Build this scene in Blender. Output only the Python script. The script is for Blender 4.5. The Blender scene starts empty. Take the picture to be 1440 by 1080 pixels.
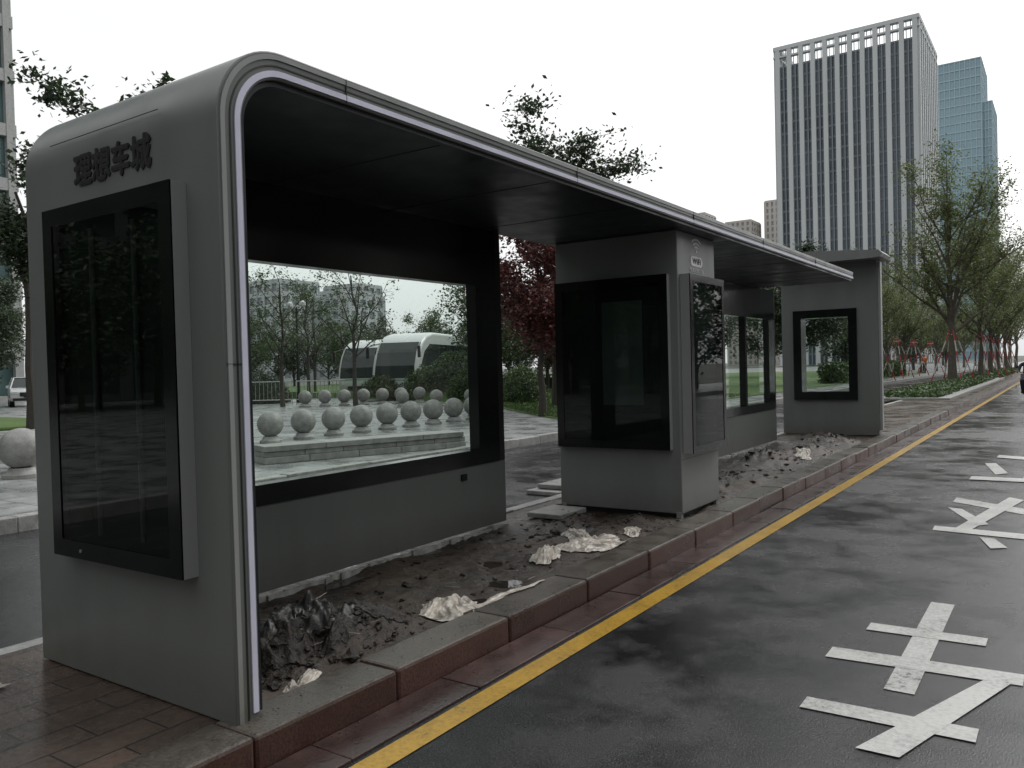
import bpy, bmesh, math, random
import numpy as np
from mathutils import Vector, Matrix, noise
random.seed(7)
scene=bpy.context.scene
COL=scene.collection
RZ=-0.15   # road level; pavement level is z=0

# ------------------------------------------------------------ materials
def newmat(name):
    m=bpy.data.materials.new(name); m.use_nodes=True
    nt=m.node_tree; b=nt.nodes['Principled BSDF']; return m,nt,b
def N(nt,t,**k):
    n=nt.nodes.new(t)
    for a,v in k.items(): setattr(n,a,v)
    return n
def L(nt,a,b): nt.links.new(a,b)
def ramp(nt,fac,stops):
    r=N(nt,'ShaderNodeValToRGB'); e=r.color_ramp.elements
    while len(e)<len(stops): e.new(0.5)
    for i,(p,c) in enumerate(stops):
        e[i].position=p; e[i].color=(c[0],c[1],c[2],1) if hasattr(c,'__len__') else (c,c,c,1)
    L(nt,fac,r.inputs['Fac']); return r.outputs['Color']
def noise_n(nt,scale,detail=4,rough=.55,coord='Object',dist=0):
    tc=N(nt,'ShaderNodeTexCoord'); n=N(nt,'ShaderNodeTexNoise')
    n.inputs['Scale'].default_value=scale;n.inputs['Detail'].default_value=detail
    n.inputs['Roughness'].default_value=rough;n.inputs['Distortion'].default_value=dist
    L(nt,tc.outputs[coord],n.inputs['Vector']); return n.outputs['Fac']
def mixc(nt,fac,a,b,mode='MIX'):
    m=N(nt,'ShaderNodeMix',data_type='RGBA',blend_type=mode)
    for s,v in ((m.inputs[0],fac),(m.inputs[6],a),(m.inputs[7],b)):
        if isinstance(v,bpy.types.NodeSocket): L(nt,v,s)
        elif hasattr(v,'__len__'): s.default_value=(v[0],v[1],v[2],1)
        else: s.default_value=v
    return m.outputs[2]
def bump(nt,b,h,strength=.3,dist=.02):
    n=N(nt,'ShaderNodeBump'); n.inputs['Strength'].default_value=strength; n.inputs['Distance'].default_value=dist
    L(nt,h,n.inputs['Height']); L(nt,n.outputs['Normal'],b.inputs['Normal'])
def mapr(nt,v,a,b_):
    m=N(nt,'ShaderNodeMapRange'); m.inputs['To Min'].default_value=a;m.inputs['To Max'].default_value=b_
    m.inputs['From Min'].default_value=.3;m.inputs['From Max'].default_value=.7
    L(nt,v,m.inputs['Value']); return m.outputs['Result']
def simple(name,col,rough=.5,metal=0,var=.15,scale=6,bmp=0,rvar=.1,island=0,speck=0):
    m,nt,b=newmat(name)
    f=noise_n(nt,scale,3)
    lo=[c*(1-var) for c in col]; hi=[c*(1+var) for c in col]
    c=ramp(nt,f,[(.3,lo),(.7,hi)])
    if speck: c=mixc(nt,1.0,c,ramp(nt,noise_n(nt,60,3,.8),[(.3,1-speck),(.7,1+speck)]),'MULTIPLY')
    if island:
        g=N(nt,'ShaderNodeNewGeometry')
        c=mixc(nt,1.0,c,ramp(nt,g.outputs['Random Per Island'],[(0,1-island),(1,1+island)]),'MULTIPLY')
    L(nt,c,b.inputs['Base Color'])
    L(nt,mapr(nt,f,max(rough-rvar,.02),min(rough+rvar,1)),b.inputs['Roughness'])
    b.inputs['Metallic'].default_value=metal
    if bmp: bump(nt,b,noise_n(nt,scale*8,4),bmp,.01)
    return m
def glassmat(name,tint=(.8,.88,.85),extra=.02,mult=1.4):
    m=bpy.data.materials.new(name); m.use_nodes=True; nt=m.node_tree
    nt.nodes.clear(); o=N(nt,'ShaderNodeOutputMaterial'); t=N(nt,'ShaderNodeBsdfTransparent'); g=N(nt,'ShaderNodeBsdfGlossy')
    t.inputs[0].default_value=(*tint,1); g.inputs['Roughness'].default_value=.015
    fr=N(nt,'ShaderNodeFresnel'); fr.inputs[0].default_value=1.5
    ad=N(nt,'ShaderNodeMath',operation='MULTIPLY_ADD'); ad.inputs[1].default_value=mult; ad.inputs[2].default_value=extra
    mx=N(nt,'ShaderNodeMixShader'); L(nt,fr.outputs[0],ad.inputs[0]); L(nt,ad.outputs[0],mx.inputs[0])
    L(nt,t.outputs[0],mx.inputs[1]);L(nt,g.outputs[0],mx.inputs[2]);L(nt,mx.outputs[0],o.inputs[0]); return m
def leafmat(name,c1,c2,c3=None,trans=.3):
    m,nt,b=newmat(name)
    g=N(nt,'ShaderNodeNewGeometry')
    c=ramp(nt,g.outputs['Random Per Island'],[(0,c1),(.6,c2),(1,c3 or [x*1.4 for x in c2])])
    L(nt,c,b.inputs['Base Color']); b.inputs['Roughness'].default_value=.5
    if trans:
        o=[n for n in nt.nodes if n.type=='OUTPUT_MATERIAL'][0]
        t=N(nt,'ShaderNodeBsdfTranslucent'); L(nt,c,t.inputs[0]); mx=N(nt,'ShaderNodeMixShader'); mx.inputs[0].default_value=trans
        L(nt,b.outputs[0],mx.inputs[1]);L(nt,t.outputs[0],mx.inputs[2]);L(nt,mx.outputs[0],o.inputs[0])
    return m

M={}
def metalmat(name,col,rough):
    m,nt,b=newmat(name)
    tc=N(nt,'ShaderNodeTexCoord'); mp=N(nt,'ShaderNodeMapping'); mp.inputs['Scale'].default_value=(4,4,.7); L(nt,tc.outputs['Object'],mp.inputs[0])
    n=N(nt,'ShaderNodeTexNoise'); n.inputs['Scale'].default_value=1.2; n.inputs['Detail'].default_value=4; L(nt,mp.outputs[0],n.inputs[0])
    c=ramp(nt,n.outputs['Fac'],[(.35,[x*.96 for x in col]),(.65,[x*1.04 for x in col])])
    sp=N(nt,'ShaderNodeSeparateXYZ'); L(nt,tc.outputs['Object'],sp.inputs[0])
    mr=N(nt,'ShaderNodeMapRange'); mr.inputs['From Min'].default_value=.0; mr.inputs['From Max'].default_value=.3; mr.inputs['To Min'].default_value=.8; mr.inputs['To Max'].default_value=0
    L(nt,sp.outputs['Z'],mr.inputs['Value'])
    mu=N(nt,'ShaderNodeMath',operation='MULTIPLY'); L(nt,mr.outputs[0],mu.inputs[0]); L(nt,noise_n(nt,9,5,.7),mu.inputs[1])
    c=mixc(nt,mu.outputs[0],c,(.08,.065,.05))
    L(nt,c,b.inputs['Base Color']); L(nt,mapr(nt,n.outputs['Fac'],rough-.05,rough+.06),b.inputs['Roughness']); return m
M['metal']=metalmat('grey_painted_metal',(.150,.161,.153),.34)
M['metal_lt']=metalmat('light_grey_metal',(.30,.31,.305),.34)
M['metal_mid']=metalmat('mid_grey_metal',(.19,.202,.196),.36)
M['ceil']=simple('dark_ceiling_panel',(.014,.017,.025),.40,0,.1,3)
M['black']=simple('black_gloss_frame',(.006,.007,.007),.14,0,.1,3,0,.03)
M['blackmat']=simple('black_matt',(.012,.012,.012),.6)
M['led']=simple('led_strip_diffuser',(.68,.68,.82),.4,0,.05,5)
M['white']=simple('white_lettering',(.75,.75,.73),.5)
M['lane_gleam']=simple('lane_gleam',(.34,.34,.32),.7,0,.4,14,.4)  # pale colour painting the wet lane's reflection under the back wall
M['glass']=glassmat('window_glass',(.84,.92,.88),.015,1.3)
M['adglass']=glassmat('ad_box_glass',(.52,.60,.56),.005,1.0)
M['adback']=simple('ad_box_backing',(.045,.056,.05),.5,0,.35,1.2)
M['adback2']=simple('light_box_backing',(.20,.235,.22),.5,0,.25,1.0)
M['tube']=simple('unlit_tube',(.14,.16,.15),.3)
M['puddle']=simple('puddle_water',(.018,.014,.011),.04,0,.1,2,0,.02)

def asphalt(name,base=.04,wet=.5):
    m,nt,b=newmat(name)
    n1=noise_n(nt,.35,4,.6); n2=noise_n(nt,120,2,.75); n3=noise_n(nt,2.2,4,.6)
    big=ramp(nt,n1,[(.35,[base*.75,base*.8,base*.88]),(.65,[base*1.25,base*1.29,base*1.38])])
    c=mixc(nt,1.0,big,ramp(nt,n2,[(.3,.25),(.55,1.0),(.72,5.5)]),'MULTIPLY')
    L(nt,c,b.inputs['Base Color'])
    mm=N(nt,'ShaderNodeMath',operation='ADD'); L(nt,n1,mm.inputs[0]); L(nt,n3,mm.inputs[1])
    r=N(nt,'ShaderNodeMapRange'); r.inputs['From Min'].default_value=.8;r.inputs['From Max'].default_value=1.2
    r.inputs['To Min'].default_value=.07; r.inputs['To Max'].default_value=.36; L(nt,mm.outputs[0],r.inputs['Value'])
    L(nt,r.outputs[0],b.inputs['Roughness'])
    bs=N(nt,'ShaderNodeMapRange'); bs.inputs['From Min'].default_value=.85;bs.inputs['From Max'].default_value=1.15;bs.inputs['To Min'].default_value=.25;bs.inputs['To Max'].default_value=.9; L(nt,mm.outputs[0],bs.inputs['Value'])
    bn=N(nt,'ShaderNodeBump'); bn.inputs['Distance'].default_value=.008; L(nt,bs.outputs[0],bn.inputs['Strength']); L(nt,n2,bn.inputs['Height']); L(nt,bn.outputs[0],b.inputs['Normal'])
    return m
M['asphalt']=asphalt('wet_asphalt',.0125,.6)
M['asphalt2']=asphalt('lane_asphalt',.012,.6)
def paint(name,col):
    m,nt,b=newmat(name)
    n=noise_n(nt,35,5,.7); n2=noise_n(nt,3,3)
    a=N(nt,'ShaderNodeMath',operation='MULTIPLY_ADD'); L(nt,n2,a.inputs[0]);a.inputs[1].default_value=.6; L(nt,n,a.inputs[2])
    c=ramp(nt,a.outputs[0],[(.56,[.04,.04,.04]),(.66,[x*.65 for x in col]),(.9,col)])
    L(nt,c,b.inputs['Base Color']); b.inputs['Roughness'].default_value=.35; bump(nt,b,noise_n(nt,90,2,.7),.4,.005); return m
M['yellow']=paint('yellow_road_paint',(.46,.27,.03))
M['wpaint']=paint('white_road_paint',(.50,.50,.48))
def tiles(name,c1,c2,mort,w,h,rough=.35,rot=0,msize=.01,bmp=.3):
    m,nt,b=newmat(name)
    tc=N(nt,'ShaderNodeTexCoord'); mp=N(nt,'ShaderNodeMapping'); mp.inputs['Rotation'].default_value[2]=rot
    L(nt,tc.outputs['Object'],mp.inputs['Vector'])
    br=N(nt,'ShaderNodeTexBrick'); L(nt,mp.outputs[0],br.inputs['Vector'])
    br.inputs['Scale'].default_value=1;br.inputs['Brick Width'].default_value=w;br.inputs['Row Height'].default_value=h
    br.inputs['Mortar Size'].default_value=msize;br.inputs['Mortar Smooth'].default_value=.3
    br.inputs['Color1'].default_value=(*c1,1);br.inputs['Color2'].default_value=(*c2,1);br.inputs['Mortar'].default_value=(*mort,1)
    n=noise_n(nt,1.3,5,.65); n2=noise_n(nt,30,4,.7)
    c=mixc(nt,1.0,br.outputs['Color'],ramp(nt,n,[(.3,.5),(.7,1.3)]),'MULTIPLY')
    c=mixc(nt,1.0,c,ramp(nt,n2,[(.3,.75),(.7,1.2)]),'MULTIPLY')
    L(nt,c,b.inputs['Base Color']); L(nt,mapr(nt,n,rough-.15,rough+.2),b.inputs['Roughness'])
    s=N(nt,'ShaderNodeMath',operation='MULTIPLY_ADD'); L(nt,br.outputs['Fac'],s.inputs[0]); s.inputs[1].default_value=-1.0; L(nt,n2,s.inputs[2])
    bump(nt,b,s.outputs[0],bmp,.008); return m
M['plaza']=tiles('plaza_stone_tiles',(.30,.315,.31),(.22,.23,.225),(.08,.08,.075),.9,.6,.28)
M['redpave']=tiles('wet_brown_paving',(.10,.070,.054),(.072,.054,.044),(.022,.018,.016),.4,.2,.25,math.pi/2,.006)
M['granite']=simple('granite',(.26,.262,.248),.55,0,.28,7,.25,.1,.16,.25)
def kerbmat():
    m,nt,b=newmat('kerb_granite')
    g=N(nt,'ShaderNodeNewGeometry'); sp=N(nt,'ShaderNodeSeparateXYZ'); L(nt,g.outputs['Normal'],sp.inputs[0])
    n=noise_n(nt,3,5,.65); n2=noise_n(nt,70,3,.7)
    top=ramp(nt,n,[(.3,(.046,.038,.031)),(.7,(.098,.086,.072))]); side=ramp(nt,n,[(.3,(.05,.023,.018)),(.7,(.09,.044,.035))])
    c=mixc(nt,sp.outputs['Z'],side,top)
    c=mixc(nt,1.0,c,ramp(nt,n2,[(.3,.55),(.7,1.4)]),'MULTIPLY')
    c=mixc(nt,1.0,c,ramp(nt,g.outputs['Random Per Island'],[(0,.72),(1,1.2)]),'MULTIPLY')
    L(nt,c,b.inputs['Base Color']); L(nt,mapr(nt,n,.2,.5),b.inputs['Roughness']); bump(nt,b,n2,.4,.006); return m
M['kerb']=kerbmat()
M['gutter']=simple('red_gutter_stone',(.042,.023,.02),.33,0,.45,4,.3,.12,.2,.3)
def mudmat(name='wet_mud',k=1.0):
    m,nt,b=newmat(name)
    n=noise_n(nt,1.6,6,.65); n2=noise_n(nt,26,5,.72)
    c=ramp(nt,n,[(.3,(.015*k,.0095*k,.006*k)),(.48,(.031*k,.0205*k,.0135*k)),(.7,(.072*k,.052*k,.037*k))])
    c=mixc(nt,1.0,c,ramp(nt,n2,[(.3,.4),(.7,1.6)]),'MULTIPLY')
    L(nt,c,b.inputs['Base Color']); L(nt,mapr(nt,n,.16,.62),b.inputs['Roughness']); bump(nt,b,n2,.8,.025); return m
M['mud']=mudmat()
M['mudd']=mudmat('dark_soil',.5)
def grassmat():
    m,nt,b=newmat('lawn_grass')
    n=noise_n(nt,.5,5,.6); n2=noise_n(nt,25,4,.8)
    c=ramp(nt,n,[(.3,(.045,.09,.018)),(.7,(.10,.175,.035))]); c=mixc(nt,1.0,c,ramp(nt,n2,[(.3,.5),(.7,1.5)]),'MULTIPLY')
    L(nt,c,b.inputs['Base Color']); b.inputs['Roughness'].default_value=.8; bump(nt,b,n2,.8,.05); return m
M['grass']=grassmat()
M['ground']=simple('far_ground',(.08,.085,.07),.8,0,.25,.05)
M['bark']=simple('bark',(.05,.044,.037),.85,0,.3,8,.4)
M['barklt']=simple('light_bark',(.10,.088,.07),.85,0,.3,8,.4)
M['leaf_dark']=leafmat('leaf_dark_green',(.020,.034,.017),(.038,.062,.028),(.07,.10,.04))
M['leaf_belt']=leafmat('leaf_belt_green',(.026,.042,.024),(.05,.075,.038),(.085,.11,.055),0)
M['leaf_mid']=leafmat('leaf_mid_green',(.035,.062,.024),(.065,.10,.036),(.10,.14,.05))
M['leaf_spring']=leafmat('leaf_spring_green',(.09,.12,.042),(.15,.19,.066),(.21,.25,.10),.4)
M['leaf_red']=leafmat('leaf_dark_red',(.055,.015,.014),(.10,.028,.025),(.15,.05,.038))
M['hedge']=leafmat('hedge_leaf',(.035,.07,.022),(.065,.115,.032),(.10,.16,.045),.2)
M['carwhite']=simple('white_car_paint',(.6,.62,.62),.2,0,.03,2)
M['coachgreen']=simple('pale_green_paint',(.25,.36,.30),.25,0,.05,2)
M['darkglass']=simple('dark_vehicle_glass',(.02,.03,.028),.06,0,.1,2,0,.03)
M['tyre']=simple('tyre_rubber',(.015,.015,.015),.8)
M['chrome']=simple('chrome',(.5,.5,.5),.2,1)
M['lamp']=simple('lamp_lens',(.6,.6,.6),.1)
M['stakew']=simple('white_stake',(.5,.48,.45),.6); M['staker']=simple('red_stake',(.36,.045,.04),.6)
M['bag']=simple('dirty_plastic_sheet',(.42,.38,.33),.33,0,.45,9,.2)
M['bagd']=simple('dark_cloth',(.02,.018,.017),.42,0,.5,9,.3)
M['skin']=simple('skin',(.42,.25,.18),.55); M['hair']=simple('hair',(.02,.017,.015),.6)
M['orange']=simple('orange_vest',(.55,.15,.04),.7); M['navy']=simple('navy_cloth',(.02,.025,.035),.8); M['helmet']=simple('helmet_dark',(.03,.035,.05),.25)
M['scoot']=simple('scooter_paint',(.03,.03,.04),.25)
M['towerwhite']=simple('tower_white_panel',(.44,.46,.465),.6,0,.06,.05)  # tower panel and glass colours lightened to paint in distance haze
M['towerslab']=simple('tower_spandrel',(.16,.185,.205),.5,0,.1,.05)
M['towerglass']=simple('tower_glass',(.075,.10,.122),.22,0,.5,.06,0,.05)
M['blueglass']=simple('blue_curtain_glass',(.24,.36,.42),.3,0,.12,.02,0,.05)  # blue tower glass and mullions paled, distance haze put into the colour
M['bluefin']=simple('blue_mullion',(.33,.44,.49),.4)
M['beige']=simple('beige_render',(.44,.41,.38),.8,0,.08,.03); M['aptglass']=simple('apartment_glass',(.22,.235,.245),.3)
M['haze']=simple('hazed_render',(.42,.44,.45),.8,0,.08,.03)  # wall colour lightened in place of distance haze
M['greenglass']=simple('green_glass',(.10,.16,.16),.12,0,.3,.3); M['conc']=simple('concrete',(.33,.335,.33),.7)
M['dkconc']=simple('dark_cladding',(.08,.088,.082),.6); M['dkglass']=simple('dark_office_glass',(.03,.04,.037),.25)
M['steel']=simple('galvanised_steel',(.42,.42,.42),.35,.6)

# ------------------------------------------------------------ mesh helpers
class MB:
    """mesh builder collecting polygons with material indices"""
    def __init__(s): s.v=[];s.f=[];s.m=[];s.mats=[]
    def mi(s,mat):
        if mat not in s.mats: s.mats.append(mat)
        return s.mats.index(mat)
    def add(s,vs,fs,mat):
        o=len(s.v); s.v+= [tuple(v) for v in vs]; k=s.mi(mat)
        for f in fs: s.f.append(tuple(i+o for i in f)); s.m.append(k)
    def box(s,x0,x1,y0,y1,z0,z1,mat,ch=0):
        if x0>x1:x0,x1=x1,x0
        if y0>y1:y0,y1=y1,y0
        v=[(x0,y0,z0),(x1,y0,z0),(x1,y1,z0),(x0,y1,z0),(x0,y0,z1),(x1,y0,z1),(x1,y1,z1),(x0,y1,z1)]
        if ch<=0:
            s.add(v,[(0,3,2,1),(4,5,6,7),(0,1,5,4),(1,2,6,5),(2,3,7,6),(3,0,4,7)],mat)
        else:
            bm=bmesh.new(); vv=[bm.verts.new(p) for p in v]
            for f in [(0,3,2,1),(4,5,6,7),(0,1,5,4),(1,2,6,5),(2,3,7,6),(3,0,4,7)]: bm.faces.new([vv[i] for i in f])
            bmesh.ops.bevel(bm,geom=list(bm.edges),offset=ch,segments=2,affect='EDGES',profile=.5)
            bm.verts.index_update()
            s.add([tuple(p.co) for p in bm.verts],[tuple(q.index for q in f.verts) for f in bm.faces],mat); bm.free()
    def tube(s,p0,p1,r0,r1,mat,n=6):
        p0=Vector(p0);p1=Vector(p1); d=(p1-p0)
        if d.length<1e-6: return
        d.normalize(); a=d.orthogonal().normalized(); b=d.cross(a)
        vs=[];
        for p,r in((p0,r0),(p1,r1)):
            for i in range(n):
                t=2*math.pi*i/n; vs.append(p+(a*math.cos(t)+b*math.sin(t))*r)
        fs=[(i,(i+1)%n,n+(i+1)%n,n+i) for i in range(n)]+[tuple(range(n-1,-1,-1)),tuple(range(n,2*n))]
        s.add(vs,fs,mat)
    def lathe(s,c,prof,mat,n=20):
        vs=[];
        for r,z in prof:
            for i in range(n):
                t=2*math.pi*i/n; vs.append((c[0]+r*math.cos(t),c[1]+r*math.sin(t),c[2]+z))
        fs=[]
        for k in range(len(prof)-1):
            for i in range(n): fs.append((k*n+i,k*n+(i+1)%n,(k+1)*n+(i+1)%n,(k+1)*n+i))
        fs.append(tuple(range(n-1,-1,-1)));fs.append(tuple((len(prof)-1)*n+i for i in range(n)))
        s.add(vs,fs,mat)
    def poly(s,pts,z,mat): s.add([(x,y,z) for x,y in pts],[tuple(range(len(pts)))],mat)
    def prism(s,pts,axis,a0,a1,mat):
        def mk(p,a): return (a,p[0],p[1]) if axis=='x' else (p[0],a,p[1])
        n=len(pts); vs=[mk(p,a0) for p in pts]+[mk(p,a1) for p in pts]
        s.add(vs,[tuple(range(n)),tuple(range(2*n-1,n-1,-1))]+[(i,n+i,n+(i+1)%n,(i+1)%n) for i in range(n)],mat)
    def obj(s,name,parent=None,smooth=False,loc=None,rot=0):
        me=bpy.data.meshes.new(name); me.from_pydata(s.v,[],s.f); me.update()
        for m in s.mats: me.materials.append(m)
        me.polygons.foreach_set('material_index',s.m)
        bm=bmesh.new(); bm.from_mesh(me); bmesh.ops.recalc_face_normals(bm,faces=bm.faces); bm.to_mesh(me); bm.free()
        if smooth:
            me.polygons.foreach_set('use_smooth',[True]*len(me.polygons))
            try: me.set_sharp_from_angle(angle=math.radians(35))
            except Exception: pass
        o=bpy.data.objects.new(name,me); COL.objects.link(o)
        if parent: o.parent=parent
        if loc: o.location=loc
        if rot: o.rotation_euler[2]=rot
        return o
def empty(name,loc=(0,0,0),rot=0):
    e=bpy.data.objects.new(name,None); COL.objects.link(e); e.location=loc; e.rotation_euler[2]=rot; e.empty_display_size=.3; return e
def text(name,body,size,mat,parent,mw,ext=.004,bold=0):
    c=bpy.data.curves.new(name,'FONT'); c.body=body; c.size=size; c.extrude=ext; c.offset=bold
    c.align_x='CENTER'; c.align_y='CENTER'; c.materials.append(mat)
    o=bpy.data.objects.new(name,c); COL.objects.link(o); o.parent=parent; o.matrix_world=mw; return o

# ------------------------------------------------------------ ground, roads
b=MB(); b.poly([(-1500,-800),(1500,-800),(1500,2500),(-1500,2500)],-.17,M['ground']); b.obj('ground')
b=MB(); b.poly([(-2.7,-60),(9.5,-60),(9.5,260),(-2.7,260)],RZ,M['asphalt']); b.obj('road')
b=MB(); b.poly([(-9.5,-60),(-4.9,-60),(-4.9,260),(-9.5,260)],RZ,M['asphalt2']); b.obj('bus_lane_road')
b=MB(); b.poly([(-2.49,-10),(-2.355,-10),(-2.355,200),(-2.49,200)],RZ+.004,M['yellow']); b.obj('yellow_road_line')
b=MB()
b.poly([(-.775,4.34),(-.635,4.34),(-.635,6.06),(-.775,6.06)],RZ+.0045,M['wpaint'])
b.poly([(-1.03,5.25),(-.40,5.27),(-.40,5.42),(-1.03,5.40)],RZ+.006,M['wpaint'])
b.poly([(-1.13,4.66),(-.20,4.72),(-.20,4.89),(-1.13,4.84)],RZ+.0055,M['wpaint'])
b.poly([(-.37,4.70),(-.25,4.72),(-.59,3.61),(-.76,3.61)],RZ+.0075,M['wpaint'])
b.poly([(-1.07,3.91),(-.34,3.92),(-.34,4.07),(-1.07,4.05)],RZ+.0065,M['wpaint'])
G=[[(-1.09,10.74),(-.40,10.23),(-.39,9.86),(-1.09,10.4)],[(-1.10,9.99),(-.96,9.95),(-.65,9.14),(-.75,9.0)],[(-1.09,8.84),(-.2,8.76),(-.2,8.5),(-1.08,8.61)],[(-.57,10.98),(-.42,10.83),(-.8,8.6),(-.93,8.65)],[(-.68,8.45),(-.56,8.43),(-.44,8.07),(-.56,7.98)],
[(-1.06,14.3),(-.92,14.4),(-.70,13.2),(-.84,13.0)],[(-.95,15.6),(-.35,15.3),(-.35,14.9),(-.96,15.2)],[(-.5,14.6),(-.38,14.6),(-.38,12.6),(-.5,12.6)],[(-1.1,12.7),(-.3,12.7),(-.3,12.35),(-1.1,12.35)]]
for i,q in enumerate(G): b.poly(q,RZ+.0045+.0008*i,M['wpaint'])
b.obj('road_character_marking')
b=MB()
for y in range(-10,200,6): b.poly([(1.0,y),(1.13,y),(1.13,y+3),(1.0,y+3)],RZ+.004,M['wpaint'])
b.obj('lane_dash_marking')

def kerbrow(name,xf,xb,z0,z1,y0,y1,mat,step=1.0,jx=.008,ch=.012):
    b=MB(); y=y0
    while y<y1:
        st=(step*random.uniform(.9,1.1)) if y<30 else step*4
        dz=random.uniform(-jx,jx) if y<40 else 0; dx=random.uniform(-jx,jx) if y<40 else 0
        b.box(min(xf,xb)+dx,max(xf,xb)+dx,y+.003,y+st-.003,z0,z1+dz,mat,ch if y<25 else 0)
        y+=st
    return b.obj(name)
kerbrow('kerb',-2.78,-3.06,-.2,.012,-8,200,M['kerb'],.95,.007,ch=.018)
kerbrow('gutter_stones',-2.775,-2.52,-.2,RZ+.012,-8,200,M['gutter'],.95,.003,ch=.005)
kerbrow('kerb',-4.86,-5.0,-.2,.0,-8,200,M['granite'],.8)
kerbrow('kerb',-9.5,-9.68,-.2,.02,-30,200,M['granite'],.9)
kerbrow('kerb',9.5,9.7,-.2,.01,-30,200,M['granite'],1)
b=MB(); b.poly([(-3.05,-8),(-4.87,-8),(-4.87,2.62),(-3.05,2.62)],-.006,M['redpave']); b.obj('pavement')
b=MB(); b.poly([(-3.05,18.2),(-4.87,18.2),(-4.87,200),(-3.05,200)],-.006,M['redpave']); b.obj('pavement')
def mudz(x,y):
    v=Vector((x*1.7,y*1.7,3.1)); z=-.025+.034*noise.fractal(v,.8,2.0,5)+.014*noise.noise(Vector((x*9,y*9,1)))+.006*noise.noise(Vector((x*23,y*23,5)))
    def mound(cx,cy,rx,ry,h):
        d=((x-cx)/rx)**2+((y-cy)/ry)**2
        if d>6: return 0
        return h*math.exp(-d*1.4)*(1+.35*noise.fractal(Vector((x*5,y*5,cx)),.7,2.0,4)+.22*noise.noise(Vector((x*13,y*13,cy))))
    z+=mound(-3.42,2.92,.34,.42,.19)+mound(-3.30,3.35,.26,.36,.11)+mound(-3.7,3.3,.3,.4,.06)+mound(-3.55,6.6,.4,.5,.06)+mound(-3.4,7.05,.3,.35,.06)+mound(-4.1,6.95,.4,.4,.07)
    z+=mound(-3.6,10.2,.5,.8,.09)+mound(-3.8,12.2,.5,1.0,.17)+mound(-3.5,13.6,.35,.7,.15)+mound(-3.6,15.3,.5,.8,.17)+mound(-4.0,16.4,.5,.5,.12)+mound(-3.4,9.2,.25,.4,.07)+mound(-3.3,8.95,.2,.3,.05)
    e=min(x+4.87,-3.05-x); e=max(0,min(1,e/.10)); ey=max(0,min(1,(y-2.42)/.2,(18.25-y)/.2)); 
    return z*e*ey-.012*(1-e*ey)
b=MB(); xs=np.linspace(-4.875,-3.045,84); ys=np.concatenate([np.linspace(2.42,9,300),np.linspace(9.05,18.3,160)])
vs=[(x,y,mudz(x,y)) for y in ys for x in xs]; nx=len(xs)
b.add(vs,[(j*nx+i,j*nx+i+1,(j+1)*nx+i+1,(j+1)*nx+i) for j in range(len(ys)-1) for i in range(nx-1)],M['mud']); b.obj('mud')
for p in bpy.data.objects['mud'].data.polygons: p.use_smooth=True
b=MB(); b.poly([(-3.2,3.4),(-4.75,3.4),(-4.75,17.8),(-3.2,17.8)],-.038,M['puddle']); b.obj('puddle_water')
def clod(b,x,y,z,r,mat,seed,sub=2):
    bm=bmesh.new(); bmesh.ops.create_icosphere(bm,subdivisions=sub,radius=r)
    sx,sy,sz=random.uniform(.6,1.5),random.uniform(.6,1.5),random.uniform(.35,.75)
    for v in bm.verts:
        n=v.co.normalized(); v.co*=1+.7*noise.noise(n*1.8+Vector((seed,0,0)))+.4*noise.noise(n*5+Vector((0,seed,0)))
        v.co.x*=sx; v.co.y*=sy; v.co.z*=sz
    b.add([(v.co.x+x,v.co.y+y,v.co.z+z) for v in bm.verts],[tuple(q.index for q in f.verts) for f in bm.faces],mat); bm.free()
b=MB()
for i in range(2600):
    k=random.random()
    if k<.55: y=random.gauss(3.08,.30); x=random.gauss(-3.42,.20)
    elif k<.68: y=random.gauss(6.8,.5); x=random.uniform(-4.2,-3.15)
    elif k<.84: y=random.uniform(2.7,9); x=random.uniform(-4.4,-3.10)
    else: y=random.choice([9.1,12.2,13.6,15.3,10.2,16.3])+random.gauss(0,.4); x=random.gauss(-3.6,.28)
    if not (2.45<y<17.0 and -4.6<x<-3.09) or (7.35<y<8.55): continue
    r=.004+.016*random.random()**2.2*(1 if random.random()<.93 else 2.2); z=mudz(x,y)
    if y>9: r*=1.7
    clod(b,x,y,z+r*.2,r,M['mudd'] if random.random()<.75 else M['mud'],i*1.7,1 if r<.012 else 2)
b.obj('mud_clods')
b=MB()
for i in range(900):
    y=2+random.random()**1.7*12; x=random.choice([random.gauss(-2.74,.03),random.uniform(-3.05,-2.8),random.uniform(-2.7,-1.2)])
    if -3.06<x<-2.79: z=.016
    elif -2.77<x<-2.52: z=RZ+.014
    else: z=RZ+.003
    if x<-2.94 and y<2.4: continue
    clod(b,x,y,z,random.uniform(.0015,.0045),M['mud'],i,1)
b.obj('scattered_grit')
b=MB()
for i in range(110):
    y=random.choice([random.gauss(3.0,.25),random.uniform(3,7)]); x=random.gauss(-3.4,.2)
    if not(2.6<y<7.2 and -4.3<x<-3.1): continue
    a=random.uniform(0,6.3); l=random.uniform(.03,.12); z=mudz(x,y)+.01; dx_,dy_=math.cos(a)*l,math.sin(a)*l
    b.tube((x,y,z),(x+dx_,y+dy_,max(mudz(x+dx_,y+dy_)+.008,z+random.uniform(-.01,.03))),.0025,.0015,random.choice([M['bark'],M['barklt'],M['bag']]),4)
b.obj('twigs')
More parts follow.
